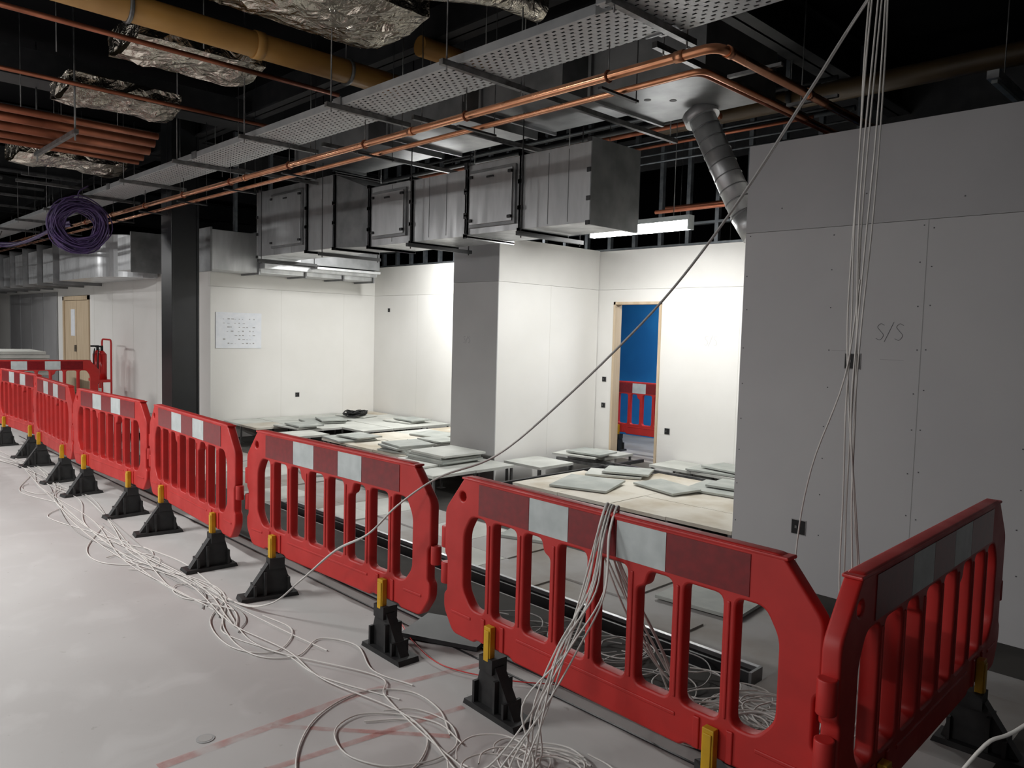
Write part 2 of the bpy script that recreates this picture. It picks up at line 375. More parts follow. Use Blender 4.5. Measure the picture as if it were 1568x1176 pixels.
def barrier(x,y,rz,feet=(0,0),name='plastic_safety_barrier',z=0):
    e=empty(name,(x,y,z),math.radians(rz))
    o=bpy.data.objects.new('panel',PANEL); col.objects.link(o); o.parent=e
    b=MB()
    segs=[(-.66,-.34,M_redrefl),(-.34,-.12,M_white),(-.12,.12,M_redrefl),(.12,.34,M_white),(.34,.66,M_redrefl)]
    for s in (-1,1):
        for a,c,m in segs:
            y0=s*.0275; b.box(a,c-.003,min(y0,y0+s*.002),max(y0,y0+s*.002),.842,.978,m)
    b.done('reflective_band',e)
    b=MB()
    for z0,z1 in ((.47,.51),(.64,.68)): b.cyl((-HL-.012,0,z0),(-HL-.012,0,z1+.06),.028,M_red)
    b.cyl((HL+.012,0,.53),(HL+.012,0,.62),.026,M_red)
    w=.150; g=.046; tot=8*w+7*g; xx=-tot/2+w
    for i in range(7):
        b.obox((xx+g/2,0,.615),(.012,.064,.39),0,M_red); xx+=w+g
    for x0,x1 in ((-.84,-.70),(-.40,.40),(.70,.84)): 
        b.box(x0,x1,-.031,.031,.355,.37,M_red)
    for fx in (-.55,.55): b.box(fx-.075,fx-.05,-.034,.034,ZB+.02,.39,M_red); b.box(fx+.05,fx+.075,-.034,.034,ZB+.02,.39,M_red)
    b.box(-.78,.78,-.03,.03,.984,.995,M_red)
    b.done('ribs_and_hinges',e,bevel=.004)
    for i,fx in enumerate((-.55,.55)):
        f=bpy.data.objects.new('foot_%d'%(i+1),FOOT); col.objects.link(f); f.parent=e; f.location=(fx,-.02,0); f.rotation_euler[2]=math.radians(feet[i])
        b=MB(); b.box(fx-.022,fx+.022,-.058,-.029,.21,.38,M_yellow); b.box(fx-.016,fx+.016,-.063,-.058,.23,.365,M_yellow); b.done('peg_%d'%(i+1),e,bevel=.006)
    return e
barrier(-1.80,2.23,-1.8,(88,60))
barrier(-3.72,2.235,2.2,(-14,86))
barrier(-5.58,2.20,-3,(-5,0))
barrier(-7.42,2.20,2.4,(5,0))
barrier(-9.28,2.20,-2,(0,10))
barrier(-11.10,2.26,3,(0,5))
barrier(-.84,2.94,91.0,(0,0))
barrier(-14.1,3.1,82,(0,0))
barrier(-14.6,1.2,100,(0,0))
barrier(-6.1,8.7,3,(0,0))

# ------------------------------------------------------------------ raised floor & loose panels
b=MB()
def deck(x0,x1,y0,y1,z=.12,skip=(),mats=(M_chip,M_deck),prob=.5,s=.6):
    nx=int(round((x1-x0)/s)); ny=int(round((y1-y0)/s))
    dx=(x1-x0)/nx; dy=(y1-y0)/ny
    for i in range(nx):
        for j in range(ny):
            if (i,j) in skip: continue
            m=mats[0] if random.random()<prob else mats[1]
            X=x0+i*dx; Y=y0+j*dy; zz=z+random.uniform(-.002,.003)
            b.box(X+.003,X+dx-.003,Y+.003,Y+dy-.003,zz-.03,zz,m)
    for i in range(nx+1):
        for j in range(ny+1):
            X=min(max(x0+i*dx,x0+.03),x1-.03); Y=min(max(y0+j*dy,y0+.03),y1-.03); b.box(X-.012,X+.012,Y-.012,Y+.012,SL,z-.03,M_strut); b.box(X-.04,X+.04,Y-.04,Y+.04,SL,SL+.005,M_strut)
deck(-11.88,-9.6,5.2,8.0,prob=.2,skip=((2,0),(3,1),(1,2)))
deck(-9.3,-7.45,5.45,7.9,prob=.7,skip=((1,3),(2,1)))
deck(-7.4,-6.2,4.95,6.15,prob=.2)
deck(-6.5,-5.9,6.25,8.0,prob=.2,skip=((0,1),))
deck(-5.5,-3.02,5.42,7.1,prob=.85,skip=((0,2),))
deck(-5.3,-3.02,7.5,8.03,prob=.6)
# bearer rails crossing the open voids
for y in (7.2,7.42): b.box(-6.5,-3.0,y-.02,y+.02,.04,.08,M_strut)
for x in (-5.75,-7.45): b.box(x-.02,x+.02,5.0,8.0,.03,.07,M_dark)
b.done('raised_access_floor')
b=MB()
for i in range(15):
    for j in range(2):
        X=-11.5+i*.6; Y=3.6+j*.6
        if random.random()<.15: continue
        b.box(X+.003,X+.597,Y+.003,Y+.597,SL,SL+.012,M_deck if random.random()<.5 else M_soil)
b.done('floor_tile_layer')
def tile(c,rz,tx=0,ty=0,s=.6,h=.022,m=M_board,bb=None,sy=None):
    R=Matrix.Rotation(math.radians(rz),3,'Z')@Matrix.Rotation(math.radians(tx),3,'X')@Matrix.Rotation(math.radians(ty),3,'Y')
    bb.obox(c,(s,sy or s,h),R,m)
b=MB()
for k in range(5): tile((-6.9+random.uniform(-.04,.04),5.66+random.uniform(-.04,.04),.136+.024*k),random.uniform(-4,4)+4,bb=b,s=.62,m=M_board if k<4 else M_deck)
b.done('floor_tile_stack')
b=MB()
for k in range(4): tile((-7.76,5.75+random.uniform(-.04,.04),.136+.024*k),random.uniform(-14,14),bb=b,s=.5)
b.done('floor_tile_stack')
b=MB()
for (x,y,rz,t) in [(-8.6,6.9,12,1),(-8.1,6.4,-8,0),(-8.0,7.3,25,0),(-10.2,7.5,10,0),(-10.9,6.4,-12,0),(-10.5,5.7,8,0),(-11.3,7.3,20,0),(-4.9,5.9,18,2),(-4.3,6.4,-15,2),(-5.1,6.6,30,0),(-3.9,6.8,8,1),(-4.5,7.7,5,0),(-3.6,7.7,-12,0),(-6.2,7.3,12,0),(-6.9,5.2,6,0),(-9.0,5.7,-8,0)]:
    tile((x,y,.138+math.sin(math.radians(t))*.3),rz,tx=t,bb=b,sy=.3+.3*random.random(),h=.02,m=random.choice((M_board,M_deck,M_board)))
    if random.random()<.5: tile((x+.1,y+.1,.162+math.sin(math.radians(t))*.3+.01),rz+random.uniform(-15,15),tx=t,bb=b,sy=.4,s=.5,h=.02,m=M_board)
for (x,y,rz) in [(-4.6,4.9,20),(-8.4,4.9,-15),(-2.7,4.6,5)]:
    tile((x,y,SL+.025),rz,bb=b,sy=.45,m=M_board)
b.done('loose_floor_tiles')
b=MB(); b.box(-6.5,-1.75,3.37,3.385,SL,.03,M_dark); b.box(-6.5,-1.75,3.385,3.46,0,.008,M_black); b.box(-6.5,-1.75,3.46,3.475,SL,.03,M_galvd)
b.box(-6.5,-1.75,3.455,3.48,.03,.034,M_galv); b.box(-1.75,-1.735,3.37,3.48,SL,.034,M_galvd); b.done('floor_edge_channel')
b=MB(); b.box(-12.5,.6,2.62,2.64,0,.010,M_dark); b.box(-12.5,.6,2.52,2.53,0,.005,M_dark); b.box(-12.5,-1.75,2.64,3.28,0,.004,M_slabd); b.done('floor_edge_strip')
b=MB(); tile((-3.1,2.62,.022),24,bb=b,s=.45,sy=.32,m=M_dark); b.done('rubber_mat')
b=MB()
for k in range(14):
    c=Vector((-11.15+random.uniform(-.1,.1),7.2+random.uniform(-.12,.12),.17+random.uniform(0,.07))); r=random.uniform(.08,.16)
    b.tube([c+Vector((r*math.cos(t*.52),r*1.1*math.sin(t*.52),.02*math.sin(t+k))) for t in range(12)],.012,M_black,closed=True,n=6)
b.done('black_cable_heap')
b=MB()
def strip(p,q,w,z=.002):
    p=Vector((*p,z));q=Vector((*q,z)); d=(q-p).normalized(); n=Vector((-d.y,d.x,0))*w/2
    b.poly([p-n,q-n,q+n,p+n],M_chalk)
strip((-2.85,1.0),(-2.85,1.91),.05); strip((-2.85,1.91),(-2.72,2.5),.04); strip((-2.62,.9),(-2.45,2.15),.035); strip((-2.85,1.45),(-2.3,1.95),.03)
b.done('red_chalk_lines')
b=MB(); b.cyl((-2.93,1.21,0),(-2.93,1.21,.003),.035,M_seam,n=20); b.cyl((-2.93,1.21,.003),(-2.93,1.21,.004),.027,M_soil,n=20); b.done('floor_cover_disc')

# ------------------------------------------------------------------ overhead services
e=empty('cable_tray')
b=MB(); 
b.box(-26,-2.76,3.50,3.98,3.50,3.503,M_tray); b.box(-26,-2.76,3.50,3.503,3.503,3.56,M_trayflange); b.box(-26,-2.76,3.977,3.98,3.503,3.56,M_trayflange)
b.box(-2.9,2.5,3.42,4.06,3.508,3.511,M_tray); b.box(-2.9,2.5,3.42,3.423,3.511,3.57,M_trayflange); b.box(-2.9,2.5,4.057,4.06,3.511,3.57,M_trayflange)
for x in (-2.9,-5.76,-8.76,-11.76): b.box(x-.06,x+.06,3.975,3.99,3.49,3.57,M_galvd); b.box(x-.06,x+.06,3.49,3.50,3.49,3.57,M_galvd)
b.done('tray',e)
b=MB()
xs=[-2.75,-4.2,-5.7,-7.3,-9.0,-10.8,-12.6,-14.6,-16.6,-18.6,-1.2]
for x in xs:
    b.box(x-.02,x+.02,3.35,4.2,3.455,3.495,M_strut)
    for y in (3.4,4.12): b.cyl((x,y,3.42),(x,y,4.69),.006,M_strut,n=6)
b.done('strut_hangers',e)
e=empty('copper_pipe')
b=MB()
b.tube(bend([(-26,3.80,3.25),(-2.34,3.80,3.25),(-2.34,6.0,3.25)],.10),.028,M_copper,n=14)
b.tube(bend([(-26,3.95,3.2),(-2.52,3.95,3.2),(-2.52,6.0,3.2)],.09),.018,M_copper,n=12); b.tube(bend([(-26,4.03,3.22),(-2.60,4.03,3.22),(-2.60,6.0,3.22)],.09),.012,M_copper2,n=10)
for p in ((-2.34,3.9),(-2.34,4.9)): b.cyl((p[0]-.0,p[1],3.25),(p[0],p[1]+.05,3.25),.034,M_copper,n=14)
for xx in (-2.55,-5.1,-8.1,-11.2): b.cyl((xx,3.8,3.25),(xx-.06,3.8,3.25),.034,M_copper,n=14)
b.done('pipe_runs',e)
b=MB()
x=-3.1
while x>-20:
    b.tube([(x,3.80+.036*math.cos(t*.7),3.25+.036*math.sin(t*.7)) for t in range(9)],.006,M_copper2,closed=True,n=6); b.cyl((x,3.80,3.285),(x,3.80,3.46),.004,M_strut,n=6)
    b.box(x-.015,x+.015,3.72,4.10,3.155,3.17,M_dark); b.cyl((x,4.09,3.15),(x,4.09,4.69),.004,M_dark,n=6); x-=1.35
for y in (4.4,5.2): b.box(-2.62,-2.26,y-.015,y+.015,3.28,3.30,M_strut)
b.done('pipe_clips',e)
e=empty('rectangular_duct')
b=MB(); Y0,Y1=5.3,5.95
def seg(x0,x1,zb0,zt0,zb1=None,zt1=None,y0=Y0,y1=Y1,m=M_galv,fl=True):
    zb1=zb0 if zb1 is None else zb1; zt1=zt0 if zt1 is None else zt1
    b.hexa([(x0,y0,zb0),(x1,y0,zb1),(x1,y1,zb1),(x0,y1,zb0),(x0,y0,zt0),(x1,y0,zt1),(x1,y1,zt1),(x0,y1,zt0)],m)
    if fl:
        for x,zb,zt in ((x0,zb0,zt0),(x1,zb1,zt1)):
            b.box(x-.014,x+.014,y0-.03,y1+.03,zb-.03,zb,M_galv); b.box(x-.014,x+.014,y0-.03,y1+.03,zt,zt+.03,M_galv)
            b.box(x-.014,x+.014,y0-.03,y0,zb,zt,M_galv); b.box(x-.014,x+.014,y1,y1+.03,zb,zt,M_galv)
            for zz in (zb-.01,zt+.01,(zb+zt)/2+.1,(zb+zt)/2-.15): b.obox((x,y0-.03,zz),(.045,.02,.04),0,M_dark)
seg(-10.88,-9.45,2.67,3.61); seg(-9.45,-8.75,2.67,3.61); seg(-8.75,-7.95,2.67,3.60,2.64,3.34,m=M_galvd); seg(-7.95,-7.1,2.64,3.34); seg(-7.1,-6.15,2.64,3.33); seg(-6.15,-5.35,2.65,3.36); seg(-5.35,-4.48,2.65,3.36)
b.box(-4.465,-4.455,Y0-.03,Y1+.03,2.62,3.39,M_galvd)
for x in (-10.4,-9.9,-9.1,-7.5,-6.8,-6.5,-5.0,-4.75): b.box(x-.003,x+.003,Y0-.004,Y0,2.67,3.33,M_galvd)
b.done('duct_sections',e,bevel=.004)
b=MB()
def access(x0,x1,z0,z1):
    b.box(x0,x1,Y0-.03,Y0,z0,z1,M_galvd); b.box(x0+.03,x1-.03,Y0-.045,Y0-.03,z0+.03,z1-.03,M_galv)
    for x in (x0+.05,x1-.05):
        for z in (z0+.07,z1-.07): b.obox((x,Y0-.05,z),(.05,.03,.03),0,M_dark)
    b.box((x0+x1)/2-.05,(x0+x1)/2+.05,Y0-.06,Y0-.045,z1-.1,z1-.08,M_dark)
access(-10.45,-9.55,2.76,3.52); access(-7.88,-7.2,2.72,3.27); access(-6.1,-5.42,2.71,3.29)
b.done('access_panels',e,bevel=.004)
b=MB()
for x in (-10.6,-8.9,-7.0,-5.25):
    b.box(x-.02,x+.02,5.15,6.1,2.57,2.61,M_dark)
    for y in (5.2,6.06): b.cyl((x,y,2.55),(x,y,4.69),.006,M_dark,n=6)
b.done('hangers',e)
b=MB()
b.box(-11.85,-11.3,4.75,5.5,2.46,3.05,M_galv); b.box(-11.85,-11.3,5.53,7.6,2.46,3.02,M_galv)
for y in (4.75,5.5,6.3,7.0,7.6): b.box(-11.88,-11.27,y-.015,y+.015,2.43,3.08,M_galvd)
b.box(-11.3,-10.95,5.6,7.5,2.62,2.95,M_galvd); b.box(-11.3,-11.1,5.5,7.55,2.52,2.6,M_galv); b.box(-11.2,-10.92,6.3,7.5,2.56,2.6,M_galv)
b.done('rectangular_duct',bevel=.004)
b=MB()
ring=[(-14.0,4.95)]+[(-14.85+.85*math.cos(math.radians(t)),4.95-.75*math.sin(math.radians(t))) for t in range(0,91,6)]+[(-17.2,4.2),(-17.2,4.95)]
b.prism([(x,y,2.42) for x,y in ring],(0,0,.72),M_galv)
x=-17.2
while x>-30:
    b.box(x-.03,x,4.1,4.98,2.36,3.2,M_galvd); b.box(x-1.2,x-.03,4.2,4.95,2.42,3.1,M_galv); x-=1.23
b.box(-13.99,-13.2,4.3,4.9,2.5,3.05,M_galv); b.box(-13.22,-13.19,4.25,4.95,2.45,3.1,M_galvd)
b.done('wall_duct_run')
e=empty('plenum_duct')
b=MB()
for x0,x1,y0,y1,z in ((-4.2,-3.15,4.95,5.95,3.6),(-5.5,-4.5,4.9,5.9,3.72),(-7.0,-5.8,4.9,5.9,3.72),(-9.0,-7.4,4.9,5.9,3.75)):
    b.box(x0,x1,y0,y1,z,z+.35,M_galvd); b.box(x0-.03,x0,y0-.03,y1+.03,z-.03,z+.38,M_galvd); b.box(x1,x1+.03,y0-.03,y1+.03,z-.03,z+.38,M_galvd)
for x,y in ((-3.9,5.3),(-3.75,5.45)): b.cyl((x,y,3.597),(x,y,3.6),.03,M_black)
b.done('plenum_boxes',e)
b=MB()
for x in (-3.05,-4.35,-5.65,-7.2,-9.2): 
    b.box(x-.02,x+.02,4.2,6.4,3.52,3.56,M_strut)
    for y in (4.3,6.3): b.cyl((x,y,3.5),(x,y,4.69),.006,M_strut,n=6)
b.done('strut_hangers',e)
b=MB(); p0=Vector((-3.72,5.8,3.58)); p1=Vector((-3.24,5.84,2.62))
b.cyl(p0,p0+(p1-p0)*.08,.15,M_galv,n=24)
b.cyl(p0,p1,.115,M_galv,n=24)
for k in range(9):
    q=p0+(p1-p0)*(k+.5)/9; d=(p1-p0).normalized(); b.cyl(q-d*.005,q+d*.005,.119,M_galvd,n=24)
b.cyl(p1-(p1-p0)*.05,p1+Vector((.08,.02,-.12)),.12,M_galv,n=24)
b.done('spiral_duct',e)
b=MB(); b.cyl((-6.28,1.0,4.0),(-6.28,4.5,4.0),.105,M_yellowpipe,n=20); b.cyl((-6.28,3.0,4.0),(-6.28,3.08,4.0),.115,M_yellowpipe,n=20)
b.cyl((-6.28,4.5,4.0),(-6.28,4.6,4.0),.115,M_dark,n=20); b.cyl((-5.7,4.3,4.2),(-5.7,6.3,4.2),.09,M_yellowpipe,n=16)
for y in (2.0,3.9): b.cyl((-6.28,y,4.0),(-6.28,y+.03,4.0),.118,M_strut,n=20); b.cyl((-6.28,y,4.1),(-6.28,y,4.69),.006,M_strut,n=6)
b.done('insulated_pipe')
b=MB(); b.cyl((-5,7.0,3.9),(1,7.0,3.9),.09,M_brownpipe,n=16)
for x in (-3.5,-1.5,.5): b.cyl((x,7,3.9),(x+.05,7,3.9),.1,M_dark,n=16); b.cyl((x,7,3.98),(x,7,4.69),.006,M_strut,n=6)
b.done('insulated_pipe')
b=MB(); b.cyl((-6.9,1.2,3.98),(-6.9,4.2,3.98),.022,M_copper2,n=12); b.cyl((-8.3,1.2,3.9),(-8.3,4.4,3.9),.02,M_copper2,n=12); b.done('copper_pipe')
b=MB()
for k,(x,z,r) in enumerate([(-8.6,3.62,.035),(-8.85,3.6,.05),(-9.15,3.58,.06),(-9.5,3.56,.045),(-9.8,3.55,.03)]):
    b.cyl((x,.8,z),(x,3.05+.05*k,z),r,M_copper2,n=14)
b.box(-9.95,-8.4,2.2,2.24,3.46,3.5,M_strut); b.cyl((-8.45,2.22,3.4),(-8.45,2.22,4.69),.01,M_strut,n=6); b.cyl((-9.9,2.22,3.4),(-9.9,2.22,4.69),.01,M_strut,n=6)
b.done('copper_pipe_bundle')
def foil(name,x0,x1,y0,y1,z0,z1):
    st=.085
    nx=max(4,int((x1-x0)/st)); ny=max(4,int((y1-y0)/st)); v=[];f=[]
    rn=random.Random(int(-x0*10))
    def add(fn,na,nb):
        base=len(v)
        for i in range(na+1):
            for j in range(nb+1):
                p=Vector(fn(i/na,j/nb)); e0=.4 if (i in(0,na) or j in (0,nb)) else 1
                v.append(tuple(p+e0*Vector([rn.uniform(-.022,.022),rn.uniform(-.022,.022),rn.uniform(-.022,.022)])))
        for i in range(na):
            for j in range(nb):
                a=base+i*(nb+1)+j; f.append([a,a+1,a+nb+2]); f.append([a,a+nb+2,a+nb+1])
    nz=max(3,int((z1-z0)/st))
    sag=lambda a,c: -.06*math.sin(math.pi*a)*(1+.6*math.sin(c*9))
    add(lambda a,c:(x0+(x1-x0)*a,y0+(y1-y0)*c,z0+sag(a,c)),nx,ny); add(lambda a,c:(x0+(x1-x0)*a,y0+(y1-y0)*c,z1),nx,ny)
    for xx in (x0,x1): add(lambda a,c:(xx,y0+(y1-y0)*a,z0+(z1-z0)*c),ny,nz)
    for yy in (y0,y1): add(lambda a,c:(x0+(x1-x0)*a,yy,z0+(z1-z0)*c),nx,nz)
    me=bpy.data.meshes.new(name); me.from_pydata(v,[],f); me.materials.append(M_foil); o=bpy.data.objects.new(name,me); col.objects.link(o); return o
foil('foil_insulated_duct',-6.05,-5.05,1.0,3.9,4.15,4.5)
foil('foil_insulated_duct',-7.85,-7.05,2.35,3.5,4.1,4.3)
foil('foil_insulated_duct',-9.45,-8.75,2.25,3.35,4.0,4.15)
foil('foil_insulated_duct',-12.4,-11.6,2.4,3.7,3.8,4.0)
b=MB(); pts=cat([(-4.75,1.6,4.1),(-4.7,2.6,4.1),(-4.6,3.3,4.12),(-4.3,3.9,4.15),(-4.25,4.35,4.15)],14)
b.tube(pts,.11,M_foil,n=16); b.done('flexible_duct_hose')
b=MB()
def ibeam_y(x,y0,y1,z,h=.4,w=.25):
    b.box(x-w/2,x+w/2,y0,y1,z,z+.025,M_dark); b.box(x-.012,x+.012,y0,y1,z,z+h,M_dark); b.box(x-w/2,x+w/2,y0,y1,z+h-.025,z+h,M_dark)
for x in (-3.4,-13,-16.2,-19.4,-22.6,-1.0,1.8): ibeam_y(x,-5,12,4.27)
b.box(-44,5,4.55,4.57,4.3,4.65,M_dark); b.box(-44,5,4.45,4.67,4.3,4.325,M_dark)
b.box(-44,5,9.5,9.52,4.1,4.6,M_dark)
b.box(-9.95,-9.55,-2,5,4.2,4.5,M_dark)
rr=random.Random(3)
for k in range(14):
    y=rr.uniform(6.5,7.9); z=rr.uniform(3.4,4.2); x0=rr.uniform(-11,-6); x1=x0+rr.uniform(2,7)
    b.cyl((x0,y,z),(min(x1,-3.2),y,z),rr.choice((.012,.02,.03)),rr.choice((M_copper2,M_stud,M_dark,M_dark)),n=8)
b.cyl((-5.2,7.3,3.05),(-3.1,7.3,3.05),.022,M_copper2,n=10); b.cyl((-5.2,7.5,3.12),(-3.1,7.5,3.12),.022,M_copper2,n=10)
for k in range(40):
    x=rr.uniform(-24,-2); y=rr.choice((1.9,2.6,3.1,4.35,4.75)); z=rr.uniform(3.7,4.2); b.cyl((x,y,z),(x,y,4.69),.005,M_strut,n=5)
for k in range(10):
    x=rr.uniform(-20,-12.5); y=rr.uniform(2.0,3.2); z=rr.uniform(3.65,4.1)
    b.box(x-.03,x+.03,y,y+rr.uniform(.6,1.1),z,z+.04,M_strut)
b.done('steel_beam_frame')
b=MB(); b.box(-1.73,-1.65,6.5,8.0,3.60,3.66,M_trayflange); b.box(-1.71,-1.67,6.55,7.95,3.575,3.60,M_white)
for y in (6.8,7.7): b.cyl((-1.69,y,3.66),(-1.69,y,4.69),.005,M_strut,n=5)
b.done('unlit_batten_light')
b=MB()
for k in range(12):
    y=random.uniform(2.2,3.3); z=3.2+random.uniform(-.2,.2); x0=random.uniform(-26,-19)
    b.tube(cat([(x0,y,z),(x0+3,y+.1,z-random.uniform(.05,.4)),(x0+5,y,z)],6),.01,random.choice((M_purple,M_cabled,M_black)),n=5)
b.tube(cat([(-19,3.2,3.2),(-16,3.3,3.0),(-13.5,3.3,3.1),(-12.8,3.3,3.1)],8),.03,M_purple,n=8)
b.tube(cat([(-19,3.3,3.15),(-16,3.2,2.95),(-13.5,3.25,3.05),(-12.8,3.3,3.05)],8),.02,M_purple,n=8)
c=Vector((-12.45,3.3,3.02)); nrm=Vector((12.45,-3.3,-1.3)).normalized()
for k in range(55):
    nn=(nrm+Vector([random.uniform(-.2,.2) for _ in range(3)])).normalized(); a=nn.orthogonal().normalized(); d=nn.cross(a); R0=random.uniform(.22,.38); cc=c+Vector([random.uniform(-.045,.045) for _ in range(3)]); ph=random.uniform(0,6)
    b.tube([cc+(R0+.02*math.sin(3*t*2*math.pi/28+ph))*(math.cos(t*2*math.pi/28)*a+math.sin(t*2*math.pi/28)*d)+nn*.02*math.sin(2*t*2*math.pi/28+ph) for t in range(28)],.010,M_purple,closed=True,n=6)
b.tube(cat([(-12.45,3.3,3.36),(-12.4,3.3,3.5),(-12.4,3.42,3.6)],5),.01,M_purple)
b.done('purple_cable_coil')
def batten(name,x,y,z,L=1.2,watt=60,axis='x',c=(1,1,.98)):
    e=empty(name,(x,y,z),0 if axis=='x' else math.pi/2)
    b=MB(); b.box(-L/2,L/2,-.045,.045,.0,.05,M_white); b.box(-L/2+.02,L/2-.02,-.045,.045,-.09,0,M_light); b.box(-L/2,-L/2+.02,-.045,.045,-.095,0,M_white); b.box(L/2-.02,L/2,-.045,.045,-.095,0,M_white)
    b.cyl((-L/3,0,.05),(-L/3,0,4.69-z),.004,M_strut,n=5); b.cyl((L/3,0,.05),(L/3,0,4.69-z),.004,M_strut,n=5)
    b.done('fitting',e)
    ld=bpy.data.lights.new('lamp','AREA'); ld.shape='RECTANGLE'; ld.size=L; ld.size_y=.1; ld.energy=watt; ld.color=c
    lo=bpy.data.objects.new('lamp',ld); col.objects.link(lo); lo.parent=e; lo.location=(0,0,-.11)
batten('batten_light',-4.98,6.7,2.82,watt=50,L=1.3)
batten('batten_light',-9.0,7.1,3.25,watt=100)
batten('batten_light',-5.8,9.3,2.6,watt=24)
C=(1,.99,.98)
batten('batten_light',-6.5,-1.2,3.5,watt=235,L=1.5,c=C)
batten('batten_light',-2.8,-2.8,3.5,watt=105,L=1.5,c=C)
batten('batten_light',-12.5,-.6,3.5,watt=190,L=1.5,c=C)
batten('batten_light',-19,1.0,3.4,watt=160,L=1.5,c=C)

b=MB(); X,Y=-15.9,4.55
for dx in (-.12,.14): 
    b.cyl((X+dx,Y,.55),(X+dx,Y,1.02),.085,M_boots,n=18); b.cyl((X+dx,Y,1.02),(X+dx,Y,1.09),.085,M_boots,r1=.03,n=18); b.cyl((X+dx,Y,1.09),(X+dx,Y,1.16),.025,M_black,n=8); b.obox((X+dx,Y-.05,1.17),(.03,.14,.03),0,M_black)
    b.tube(cat([(X+dx,Y-.05,1.12),(X+dx+.12,Y-.1,1.0),(X+dx+.1,Y-.1,.7)],6),.012,M_black)
b.box(X-.28,X+.3,Y-.14,Y+.14,0,.05,M_boots); b.box(X-.28,X+.3,Y-.12,Y+.12,.5,.55,M_boots)
b.tube(bend([(X-.26,Y+.12,.05),(X-.26,Y+.12,1.3),(X+.28,Y+.12,1.3),(X+.28,Y+.12,.05)],.08),.018,M_boots)
b.done('fire_extinguisher_stand')
b=MB()
for k in range(7): b.obox((-18.5+random.uniform(-.05,.05),3.6,.55+.07*k),(1.6,1.0,.06),random.uniform(-.04,.04),M_deck)
for dx in (-.6,0,.6): b.box(-18.5+dx-.05,-18.5+dx+.05,3.15,4.05,0,.52,M_timber)
b.done('board_pallet_stack')

# ------------------------------------------------------------------ white cables
R=random.Random(11)
def jit(a): return R.uniform(-a,a)
b=MB()
for k in range(3):
    o=Vector((jit(.02),jit(.02),jit(.02)))
    b.tube(cat([Vector((-.45,2.55,3.49))+o,Vector((-1.0,2.5,2.71))+o,Vector((-1.17,2.5,2.47))+o,Vector((-1.45,2.5,2.09))+o*.8,Vector((-1.77,2.5,1.74))+o*.6,Vector((-2.25,2.5,1.335))+o*.5,Vector((-2.60,2.45,1.06))+o*.4,Vector((-2.79,2.26,.95))+o*.3,Vector((-2.92,2.12,.81))+o*.4,Vector((-3.1,2.08,.64))+o*.6,Vector((-3.35,2.05,.50))+o,Vector((-3.65,2.02,.28))+o*.5,Vector((-3.95,2.0,.08))+o*.2,Vector((-4.3,1.95,.008)),Vector((-5.0+jit(.2),1.92+jit(.1),.006)),Vector((-5.8,1.85+jit(.1),.006))],8),.0042,M_cabled if k==1 else M_cable,n=6)
b.done('diagonal_white_cables')
b=MB()
for k in range(6):
    x0=-1.27+k*.016+jit(.008); y0=3.2+jit(.04); pts=[(x0,y0,3.49)]
    ph=jit(3); A=R.uniform(.002,.012); dr=R.choice((-.03,-.02,0,.02,.08))
    for i in range(1,10):
        z=3.49-i*.355; sp=1+(i/9)*1.5; low=max(0,i-5)/4
        pts.append((x0+A*math.sin(i*1.1+ph)*sp-.04*math.sin(i/9*3.14)+dr*low*1.5,y0+jit(.008)*sp,max(z,.02)))
    pts.append((x0+dr*2+jit(.15),y0-.1+jit(.15),.012)); pts.append((x0+jit(.4),y0-.2+jit(.2),.01))
    b.tube(cat(pts,6),.0038,M_cable,n=6)
b.tube(cat([(-1.26,3.2,1.9),(-1.30,3.2,1.5),(-1.42,3.2,1.1),(-1.47,3.2,.7),(-1.45,3.15,.1)],6),.0036,M_cable,n=5)
b.done('hanging_white_cables')
b=MB()
for k in range(9):
    x=-1.74+jit(.03)
    pts=[(x+.15+jit(.1),2.75+jit(.1),.02),(x+.05,2.5+jit(.04),.4),(x-.05+jit(.03),2.32,.8),(x,2.245,1.012+.004*R.random()),(x+.02,2.17,.93+jit(.02)),(x+.01+jit(.03),2.13,.72),(x-.05+jit(.04),2.06+jit(.03),.5),(x-.10+jit(.06),1.98+jit(.05),.28),(x-.16+jit(.1),1.9+jit(.06),.06),(x-.15+jit(.2),1.75+jit(.1),.01),(x+.1+jit(.3),1.7+jit(.2),.006),(x+.4+jit(.3),2.0+jit(.2),.006)]
    b.tube(cat(pts,7),.0038,M_cable,n=6)
b.done('barrier_draped_cables')
b=MB()
base=[(-12.5,1.9),(-10.7,1.96),(-9.7,2.05),(-8.6,1.98),(-7.8,1.95),(-6.7,1.85),(-5.6,1.80),(-4.8,1.85),(-4.2,1.82),(-3.8,1.80),(-3.4,1.82),(-3.0,1.92),(-2.6,2.0),(-2.2,1.9),(-1.9,1.85)]
for k in range(11):
    of=jit(.10); pts=[]
    st=R.choice((0,0,0,2,5)); en=R.choice((9,10,11,13,15))
    for i,(x,y) in enumerate(base[st:en]): pts.append((x+jit(.15),y+of+jit(.10),.006+.003*(k%4)))
    b.tube(cat(pts,9),.0036,M_cable if R.random()<.65 else M_cabled,n=5)
def loop(cx_,cy_,r,turn=1,zz=.006,ell=1,m=M_cable,th=.0036):
    pts=[]; n=int(10*turn); ph=jit(3)
    for i in range(n+1):
        a=ph+2*math.pi*i/10; rr=r*(1+.18*math.sin(1.7*a+ph)); pts.append((cx_+rr*math.cos(a),cy_+ell*rr*math.sin(a),zz+.004*abs(math.sin(a*1.3))))
    b.tube(cat(pts,5),th,m,n=5)
def run(p,m=M_cable): b.tube(cat([(x,y,.007) for x,y in p],8),.0038,m,n=5)
run([(-5.6,1.75),(-4.61,1.98),(-3.97,1.74),(-3.55,1.70),(-3.38,1.85),(-3.5,2.05),(-3.3,2.15),(-3.0,2.05),(-2.75,2.1)])
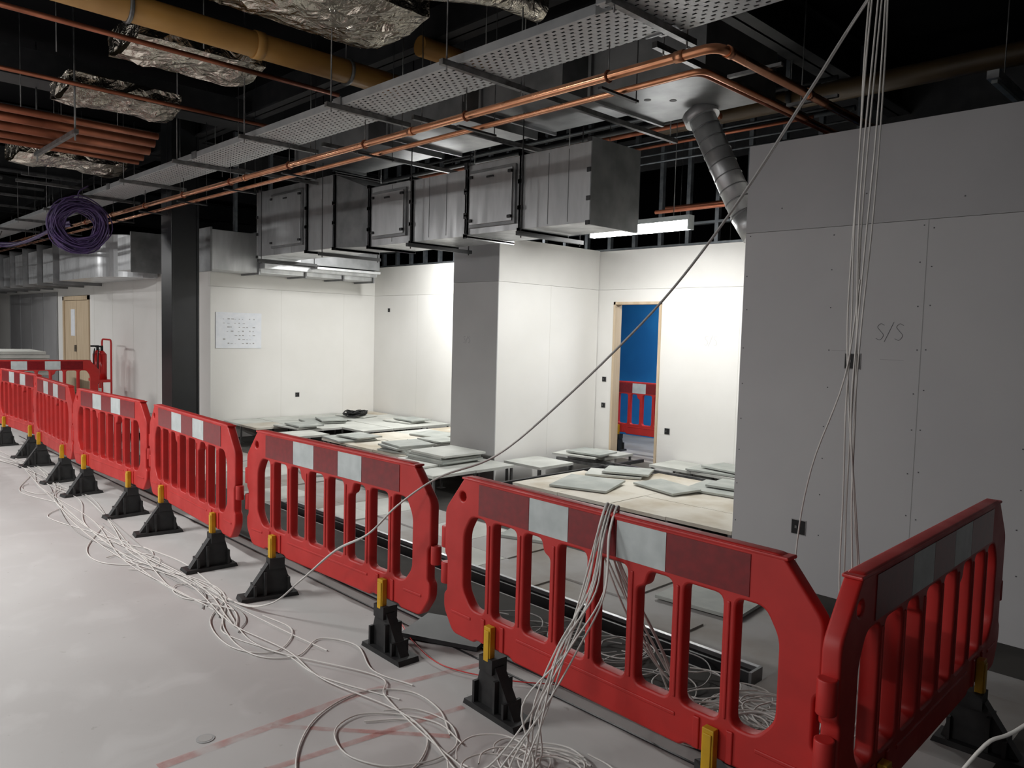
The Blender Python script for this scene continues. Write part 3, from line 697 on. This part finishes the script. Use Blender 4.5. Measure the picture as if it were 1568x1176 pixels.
run([(-4.4,1.95),(-4.1,1.72),(-3.7,1.66),(-3.5,1.8),(-3.7,2.0),(-4.0,1.98)])
run([(-2.2,1.25),(-2.55,1.40),(-2.78,1.62),(-2.85,1.88),(-2.72,2.05),(-2.5,2.05),(-2.3,1.95)])
run([(-2.62,1.75),(-2.5,1.9),(-2.32,1.85),(-2.2,1.65),(-2.3,1.4),(-2.2,1.2)])
run([(-6.6,1.9),(-6.0,1.62),(-5.6,1.6),(-5.4,1.8),(-5.7,1.95),(-6.2,1.75)]); run([(-9.2,1.95),(-8.4,1.7),(-7.6,1.85),(-7.2,1.65),(-6.6,1.75),(-6.0,1.9)])
loop(-2.42,1.78,.26,1.3,ell=.75); loop(-5.5,1.75,.25,.7,ell=.6); loop(-4.6,1.85,.2,1.1,ell=.5); loop(-8.5,1.9,.35,.9,ell=.4)
b.tube(cat([(-3.4,2.5,.014),(-3.1,2.38,.014),(-2.8,2.33,.014),(-2.5,2.45,.014),(-2.3,2.6,.014)],8),.003,M_boots,n=5)
b.done('floor_white_cables')
b=MB()
for k in range(34): loop(-1.45+jit(.14),2.85+jit(.16),R.uniform(.08,.24),R.uniform(.6,1.4),zz=.01+R.random()*.12,ell=R.uniform(.6,1))
for k in range(22): loop(-1.75+jit(.28),1.98+jit(.12),R.uniform(.07,.22),R.uniform(.5,1.3),zz=.008+R.random()*.06,ell=R.uniform(.6,1))
for k in range(16): loop(-2.0+jit(.45),3.0+jit(.14),R.uniform(.1,.22),R.uniform(.5,1),zz=.012+R.random()*.03,m=R.choice((M_cable,M_cabled)))
for k in range(8): loop(-3.0+jit(.5),2.95+jit(.14),R.uniform(.1,.22),R.uniform(.5,1),zz=.012+R.random()*.02,m=M_cabled)
b.done('tangled_white_cables')
b=MB(); b.tube(cat([(-.9,1.3,.01),(-.6,1.4,.35),(-.40,1.66,.82),(-.32,1.75,.91),(-.1,2.0,1.15),(.4,2.6,2.3),(.5,2.8,3.49)],8),.004,M_cable,n=6); b.tube(cat([(-.6,1.6,.01),(-.35,1.75,.5),(-.2,1.95,.72),(.2,2.4,1.3),(.6,2.8,3.49)],8),.004,M_cable,n=6); b.done('stray_white_cable')
b=MB(); b.tube([(-1.98+.04*math.cos(t*.6),1.68+.04*math.sin(t*.6),.03) for t in range(11)],.012,M_blued,closed=True); b.done('blue_tape_roll')

w=bpy.data.worlds.new('world'); scene.world=w; w.use_nodes=True
w.node_tree.nodes['Background'].inputs[0].default_value=(.5,.55,.6,1); w.node_tree.nodes['Background'].inputs[1].default_value=.02
